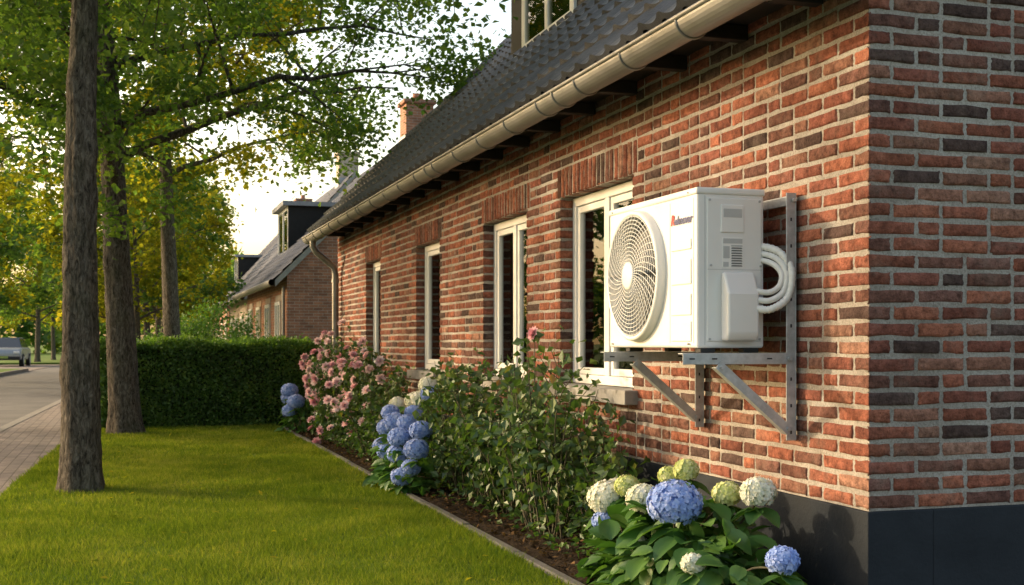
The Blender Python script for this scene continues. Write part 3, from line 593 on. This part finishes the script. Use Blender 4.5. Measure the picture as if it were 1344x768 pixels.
def bush(name,c,rad,h,n,ls,mat,fl=0):
    e=empty(name,c); cl=rng.normal(0,1,(26,3)); cl=nrm(cl)*rng.uniform(.3,.85,(26,1))*np.array([rad,rad,h*.5])+np.array([0,0,h*.5])
    k=rng.integers(0,26,n); P=cl[k]+rng.normal(0,1,(n,3))*rad*.2; P[:,2]=np.abs(P[:,2]); D=rng.normal(0,1,(n,3)); Nn=rng.normal(0,.6,(n,3)); Nn[:,2]+=.8
    s=ls*rng.uniform(.6,1.3,n); V,F=leaves(P,D,Nn,s,s*.7); mesh_np('leaves',V,F,mat,e,attr=np.clip(rng.uniform(.1,.6,26)[k]+rng.uniform(0,.4,n),0,1))
    a=Acc()
    for i in range(12): a.add(tube_arr([(0,0,0),cl[i]*.5,cl[i]],[.02,.012,.004],5))
    a.out('stems',m_stem,e,smooth=True)
    if fl:
        k=rng.integers(0,26,fl); P=cl[k]+nrm(rng.normal(0,1,(fl,3)))*rad*.35; V,F=leaves(P,rng.normal(0,1,(fl,3)),rng.normal(0,1,(fl,3)),.12,.11); mesh_np('flowers',V,F,m_pink,e,attr=np.zeros(fl))
    return e
bush('shrub',(1.75,26.0,0),.9,1.9,9000,.07,m_hedge); bush('shrub',(.9,28.5,0),.9,1.5,6000,.08,m_hedge); bush('shrub',(2.6,26.3,0),.5,1.25,4000,.07,m_hedge,fl=50)
# ------------------------------------------------------------------ plants in bed
def head(acc,c,r,n=None,ps=.017):
    n=n or int(260*(r/.1)**2)+60; i=np.arange(n); ph=np.arccos(1-1.75*(i+.5)/n); th=i*2.39996
    O=np.stack([np.sin(ph)*np.cos(th),np.sin(ph)*np.sin(th),np.cos(ph)*.88],1); O=nrm(O+rng.normal(0,.06,O.shape)); base=np.array(c)+O*np.array([1,1,.85])*r*rng.uniform(.9,1.06,(n,1))
    A1=nrm(np.cross(O,rng.normal(0,1,(n,3)))); A2=np.cross(O,A1); fv=rng.uniform(0,1,n)*.7+.15
    for k in range(4):
        an=k*np.pi/2; D=A1*math.cos(an)+A2*math.sin(an)+O*.25; acc.add(leaves(base,D,O+0*D,ps*rng.uniform(.85,1.15,n),ps*1.0,fold=-.05),np.clip(fv+rng.normal(0,.08,n)+.15*O[:,2],0,1))
def core(acc,c,r):
    t=np.linspace(0,np.pi,8); P=np.stack([np.zeros(8)+c[0],np.zeros(8)+c[1],c[2]+np.cos(t)*r*.72],1); acc.add(tube_arr(P,np.sin(t)*r*.86+.001,12),.1)
def hydrangea(c,heads,bx,by,bz,nleaf,ll=.12,seed=0):
    e=empty('hydrangea_bush',c); c=np.array(c); g=np.random.default_rng(seed); accs={'blue':Acc(),'white':Acc(),'cream':Acc()}; st=Acc()
    for (x,y,z,r,k) in heads:
        p=np.array([x,y,z])-c; core(accs[k],p,r); head(accs[k],p,r)
        b=np.array([g.normal(0,.06),g.normal(0,.06),0]); b[:2]+=p[:2]*.35; st.add(tube_arr(bez([b,(b+p)/2+np.array([0,0,.06]),p-np.array([0,0,r*.5])],5),.005,6))
    for k,mm in (('blue',m_blue),('white',m_white),('cream',m_cream)):
        if accs[k].n: accs[k].out('flowers_'+k,mm,e)
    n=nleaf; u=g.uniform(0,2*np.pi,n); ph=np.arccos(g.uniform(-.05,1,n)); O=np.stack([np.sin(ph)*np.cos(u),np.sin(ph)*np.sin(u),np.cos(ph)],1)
    rad=g.uniform(.45,1.0,n)[:,None]; P=O*np.array([bx,by,bz])*rad; P[:,2]=np.maximum(P[:,2],.02)
    D=O.copy(); D[:,2]=D[:,2]*.2-.15; D+=g.normal(0,.35,(n,3)); Nn=O*.5+g.normal(0,.3,(n,3)); Nn[:,2]+=.9
    if heads:
        hp=np.array([h[:3] for h in heads])-c; hr=np.array([h[3] for h in heads]); q=5; k=np.repeat(np.arange(len(hp)),q); an=g.uniform(0,2*np.pi,len(k)); Dc=np.stack([np.cos(an),np.sin(an),-.25+0*an],1)
        P=np.vstack([P,hp[k]-np.array([0,0,1])*hr[k][:,None]*1.0+Dc*.045]); D=np.vstack([D,Dc]); Nn=np.vstack([Nn,Dc*.3+np.array([0,0,1])]); rad=np.vstack([rad,np.ones((len(k),1))]); n=len(P)
    L_=ll*g.uniform(.6,1.2,n); V,F,nf=bigleaves(P-nrm(D)*L_[:,None]*.4,D,Nn,L_,L_*.68,droop=.22)
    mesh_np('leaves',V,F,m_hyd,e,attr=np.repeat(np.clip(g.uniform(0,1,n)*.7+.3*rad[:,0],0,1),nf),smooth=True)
    for i in range(14):
        p=O[i]*np.array([bx,by,bz])*.8; st.add(tube_arr([(0,0,0),p*.55+np.array([0,0,.04]),p],[.007,.005,.003],6))
    st.out('stems',m_stem,e,smooth=True); return e
hydrangea((2.24,4.66,0.03),[(2.13,4.53,.445,.108,'blue'),(2.15,4.89,.42,.072,'white'),(2.15,5.30,.375,.092,'white'),(2.12,5.27,.27,.055,'blue'),(2.2,5.19,.44,.055,'cream'),(2.10,4.85,.24,.045,'white'),
 (2.33,4.84,.545,.052,'cream'),(2.3,4.95,.51,.045,'cream'),(2.35,4.50,.48,.056,'cream'),(2.40,4.33,.505,.068,'white'),(2.3,3.97,.30,.058,'blue'),(2.05,4.20,.262,.042,'white'),(2.25,5.45,.40,.05,'white')],.36,.76,.43,760,ll=.125,seed=4)
offs=[(-.02,.25,.42),(.03,-.05,.46),(.0,.12,.50),(.0,.05,.36),(-.05,-.12,.36),(-.04,.3,.30),(-.06,.12,.25),(-.05,-.1,.24),(-.03,-.30,.22),(-.02,-.38,.33),(.05,.38,.5),(-.06,-.2,.14),(.08,-.2,.44)]
hydrangea((1.98,8.95,.03),[(1.96+a,8.95+b*1.6,z+.02+.03*math.sin(i_*2.1),.076+.010*math.sin(i_*3.7),'blue') for i_,(a,b,z) in enumerate(offs)],.24,.6,.44,300,ll=.10,seed=9)
hydrangea((2.28,9.95,.03),[(2.28,9.84,.62,.085,'white'),(2.2,10.15,.58,.07,'white'),(2.30,9.45,.76,.08,'white'),(2.26,9.25,.70,.07,'blue'),(2.28,9.65,.64,.08,'white'),(2.2,9.55,.54,.07,'blue')],.3,.55,.55,200,ll=.10,seed=10)
hydrangea((1.98,14.9,.03),[(1.93,14.6,.40,.10,'blue'),(1.90,14.95,.52,.10,'blue'),(1.93,15.2,.42,.1,'blue'),(1.88,14.8,.28,.09,'blue')],.25,.4,.45,120,ll=.10,seed=12)
hydrangea((2.45,5.7,.03),[],.16,.5,.46,200,ll=.10,seed=13)
def rosebush(c,rad,ry,h,nst,nlf,nfl,seed,ls=.045,fr_=(.044,.062)):
    e=empty('rose_bush',c); g=np.random.default_rng(seed); st=Acc(); Ps=[];fl=Acc(); tips=[]
    for i in range(nst):
        a=g.uniform(0,2*np.pi); q=math.sqrt(g.random()); hh=h*g.uniform(.35,1.08)*(1.05-.25*q); p3=np.array([math.cos(a)*rad*q,math.sin(a)*ry*q,hh]); p0=np.array([math.cos(a)*rad*.25*q,math.sin(a)*ry*.5*q,0])
        pm=p0+(p3-p0)*.5+g.normal(0,.04,3)+np.array([0,0,.08]); B_=bez([p0,pm,p3],7); B_+=np.cumsum(g.normal(0,.003,B_.shape),0); st.add(tube_arr(B_,np.linspace(.006,.002,len(B_)),5)); tips.append(B_[-1]); Ps.append(B_[2:])
        for k in range(3):
            j=g.integers(3,len(B_)-1); en=B_[j]+nrm(g.normal(0,1,3)+np.array([0,0,.8]))*g.uniform(.1,.25); br=np.linspace(B_[j],en,6); st.add(tube_arr(br,np.linspace(.003,.0015,6),4)); Ps.append(br[1:]); tips.append(en)
    Ps=np.vstack(Ps); k=g.integers(0,len(Ps),nlf); P=Ps[k]+g.normal(0,.032,(nlf,3)); P=P[P[:,2]>.04]; n=len(P)
    D=g.normal(0,1,(n,3)); D[:,2]-=.3; Nn=g.normal(0,.5,(n,3)); Nn[:,2]+=.8; Nn[:,0]-=.25; Nn[:,1]-=.25; s=ls*g.uniform(.6,1.25,n); V,F=leaves(P,D,Nn,s,s*.74)
    av=np.clip(g.beta(2,2.2,n)*.85+.15*(P[:,2]/h),0,1); mesh_np('leaves',V,F,m_rose,e,attr=av); st.out('stems',m_stem,e,smooth=True)
    if nfl:
        tips=np.array(tips); tips=tips[np.argsort(-(tips[:,2]*.6-1.2*tips[:,0]+g.normal(0,.2,len(tips))))][:int(nfl*1.5)]; ch=g.choice(len(tips),min(nfl,len(tips)),replace=False)
        for c_ in tips[ch]+g.normal(0,.02,(len(ch),3))+np.array([-.04,-.02,.01]):
            ax=nrm(np.array([-.5,-.4,.5])+g.normal(0,.35,3)); r=g.uniform(*fr_); cvv=g.uniform(.2,1)
            A1=nrm(np.cross(ax,g.normal(0,1,3))); A2=np.cross(ax,A1)
            for ring,(phi,cnt,L_) in enumerate([(.2,4,.7),(.6,6,.85),(1.0,7,1.),(1.4,8,1.05)]):
                t=np.arange(cnt)*2*np.pi/cnt+ring*.6; Rd=A1[None]*np.cos(t)[:,None]+A2[None]*np.sin(t)[:,None]; D=Rd*math.sin(phi)+ax*math.cos(phi); N2=ax*math.sin(phi)-Rd*math.cos(phi)
                fl.add(leaves(np.repeat(c_[None],cnt,0)-ax*r*.3,D,N2,r*L_,r*.95,fold=.15),np.clip(cvv+g.normal(0,.08,cnt)-.12*(3-ring)/3,0,1))
        fl.out('flowers',m_pink,e)
    return e
rosebush((2.25,14.1,.02),.34,.7,1.12,50,4200,50,31,ls=.05); rosebush((2.2,12.8,.02),.34,.7,1.16,55,4600,76,32,ls=.05); rosebush((2.25,11.5,.02),.3,.65,1.0,46,3800,40,33,ls=.05)
rosebush((2.3,10.5,.02),.28,.5,.78,30,2300,2,34,ls=.052)
rosebush((2.28,8.25,.02),.30,.55,.98,40,2100,0,35,ls=.062); rosebush((2.28,7.35,.02),.32,.5,1.0,42,1800,0,36,ls=.062); rosebush((2.26,6.5,.02),.30,.5,1.1,36,1500,1,37,ls=.062); rosebush((2.4,5.95,.02),.18,.3,.7,16,650,0,38,ls=.06)
# ------------------------------------------------------------------ neighbour houses
def neighbour(x0,y0,y1,half,ze,tan,wm,rm,dorm=None,chim=(),roofext=.3):
    e=empty('brick_house'); xm_=x0+half; zr=ze+tan*(half+roofext)
    ztop=lambda x: ze+tan*(x-(x0-roofext))-.06
    prism('walls',[(x0,0),(x0+2*half,0),(x0+2*half,ztop(x0)),(xm_,ztop(xm_)),(x0,ztop(x0))],'y',y0,y1,wm,e)
    sl=(half+roofext)*math.sqrt(1+tan*tan)
    tiles('roof_tiles',x0-roofext,ze,1,tan,sl,y0-.15,y1+.15,rm,e,ns=5); tiles('roof_tiles_rear',x0+2*half+roofext,ze,-1,tan,sl,y0-.15,y1+.15,rm,e,ns=3)
    xa=x0-roofext+.02
    prism('roof_deck',[(xa,ze-.05),(xm_,zr-.06),(2*xm_-xa,ze-.05),(2*xm_-xa,ze+.01),(xm_,zr+.01),(xa,ze+.01)],'y',y0-.13,y1+.13,m_dark,e)
    prism('bargeboard',[(xa,ze-.12),(xm_,zr-.14),(2*xm_-xa,ze-.12),(2*xm_-xa,ze+.03),(xm_,zr+.03),(xa,ze+.03)],'y',y0-.165,y0-.132,m_sill,e)
    V,F=tube_arr([(xa-.08,y0-.2,ze-.03),(xa-.08,y1+.2,ze-.03)],.075,10); mesh_np('gutter',V,F,m_zinc,e,smooth=True)
    V,F=tube_arr([(x0-.06,y0+.15,ze-.1),(x0-.06,y0+.15,0)],.04,10); mesh_np('downspout',V,F,m_zinc,e,smooth=True)
    y=y0+1.0; k=0
    while y+1.1<y1:
        win_simple('window_%d'%k,x0-.03,y,y+.95,.95,2.05,e); boxes('lintel_%d'%k,[(x0-.018,x0+.02,y-.1,y+1.05,2.06,2.2)],m_brick3,e); y+=2.2; k+=1
    if dorm:
        ya,yb=dorm; xd=x0+.75; zd=ze+tan*(xd-x0+roofext)+.02
        for nm,yy in (('cheek_a',ya),('cheek_b',yb-.06)): prism('dormer_'+nm,[(xd+.01,zd-.02),(xd+1.3/tan,zd+1.26),(xd+.01,zd+1.26)],'y',yy,yy+.06,m_dark,e)
        boxes('dormer_roof',[(xd-.15,xd+1.5,ya-.12,yb+.12,zd+1.262,zd+1.38)],m_lead,e); win_simple('dormer_window',xd+.02,ya+.06,yb-.06,zd,zd+1.25,e)
    for (cx,cy,cz) in chim:
        boxes('chimney',[(cx-.34,cx+.34,cy-.34,cy+.34,zr-1.,zr+cz)],wm,e); boxes('chimney_cap',[(cx-.40,cx+.40,cy-.40,cy+.40,zr+cz+.001,zr+cz+.1)],wm,e,bevel=.01)
        V,F=tube_arr([(cx,cy,zr+cz+.1),(cx,cy,zr+cz+.3)],.1,10); mesh_np('chimney_pot',V,F,m_brick2,e,smooth=True)
        boxes('chimney_flashing',[(cx-.37,cx+.37,cy-.37,cy+.37,zr-.6,zr-.02)],m_lead,e)
    return e
neighbour(3.4,27.2,36.4,3.4,2.45,1.0,m_brick2,m_tile,dorm=(33.,35.3),chim=((6.8,29.2,.75),))
neighbour(4.0,41,50,3.4,2.6,1.15,m_brick3,m_tile2,dorm=None,chim=((7.4,42.5,.8),))
neighbour(4.4,56,66,3.6,2.8,1.1,m_brick2,m_tile,dorm=(60,62),chim=((8.,58,.7),))
# ------------------------------------------------------------------ parked car
def car(loc,rz,col):
    e=empty('parked_car',loc); e.rotation_euler[2]=rz; mp=simple('car_paint',col,rough=.25,metal=.4,var=.02); mgl=simple('car_glass',(.02,.025,.03),rough=.08,spec=.8)
    prof=[(-2.05,.32),(-2.1,.6),(-2.0,.85),(-1.75,.93),(-1.05,.97),(1.5,.95),(1.95,.9),(2.08,.7),(2.05,.32)]
    b=prism('body',prof,'x',-.86,.86,mp,e); m=b.modifiers.new('b','BEVEL'); m.width=.09; m.segments=4
    V=[(-.78,-1.15,.94),(.78,-1.15,.94),(.78,1.8,.92),(-.78,1.8,.92),(-.58,-.4,1.43),(.58,-.4,1.43),(.58,1.3,1.41),(-.58,1.3,1.41)]
    o=mesh_np('greenhouse_glass',V,BF,mgl,e); m=o.modifiers.new('b','BEVEL'); m.width=.05; m.segments=3
    boxes('roof',[(-.56,.56,-.36,1.26,1.42,1.46)],mp,e,bevel=.02)
    for y in (-1.3,1.3):
        for x in (-.80,.80):
            V,F=tube_arr([(x-.1,y,.32),(x-.099,y,.32),(x+.099,y,.32),(x+.1,y,.32)],[.2,.33,.33,.2],24); mesh_np('wheel',V,F,m_rubber,e,smooth=False)
            V,F=tube_arr([(x-.112,y,.32),(x-.11,y,.32),(x+.11,y,.32),(x+.112,y,.32)],[.01,.2,.2,.01],16); mesh_np('rim',V,F,m_galv,e)
    boxes('headlights',[(-.78,-.5,-2.11,-2.04,.66,.78),(.5,.78,-2.11,-2.04,.66,.78)],m_wpaint,e,bevel=.02); boxes('bumper',[(-.8,.8,-2.14,-2.05,.35,.5)],m_rubber,e,bevel=.02); boxes('plate',[(-.25,.25,-2.15,-2.142,.42,.53)],m_cream,e)
    return e
car((sx(-8.05,68),68,-.10),-.0436,(.34,.35,.37))
# ------------------------------------------------------------------ light
az=math.radians(52); el=math.radians(18)
s=Vector((-math.sin(az)*math.cos(el),math.cos(az)*math.cos(el),math.sin(el)))
Ld=bpy.data.lights.new('sun','SUN'); Ld.energy=3.8; Ld.angle=math.radians(.8); Ld.color=(1,.80,.52)
lo=bpy.data.objects.new('sun',Ld); COL.objects.link(lo); lo.rotation_euler=(-s).to_track_quat('-Z','Y').to_euler()
W=bpy.data.worlds.new('World'); S.world=W; W.use_nodes=True; nt=W.node_tree; bg=nt.nodes['Background']
sk=nt.nodes.new('ShaderNodeTexSky'); sk.sky_type='NISHITA'; sk.sun_disc=False; sk.sun_elevation=el; sk.sun_rotation=-az; sk.dust_density=4; sk.air_density=1.0
nt.links.new(mix(nt,1.,sk.outputs[0],(1.10,.98,.82),'MULTIPLY'),bg.inputs[0]); bg.inputs[1].default_value=.47
# ------------------------------------------------------------------ camera
c=bpy.data.cameras.new('camera'); co=bpy.data.objects.new('camera',c); COL.objects.link(co); S.camera=co
co.location=(0,0,1.1); co.rotation_euler=(math.pi/2,0,-math.radians(17.58)); c.sensor_width=36; c.lens=42.86; c.shift_y=.0491; c.clip_end=3000
c.dof.use_dof=True; c.dof.focus_distance=5.6; c.dof.aperture_fstop=8
S.view_settings.view_transform='Standard'; S.view_settings.look='None'; S.view_settings.exposure=0
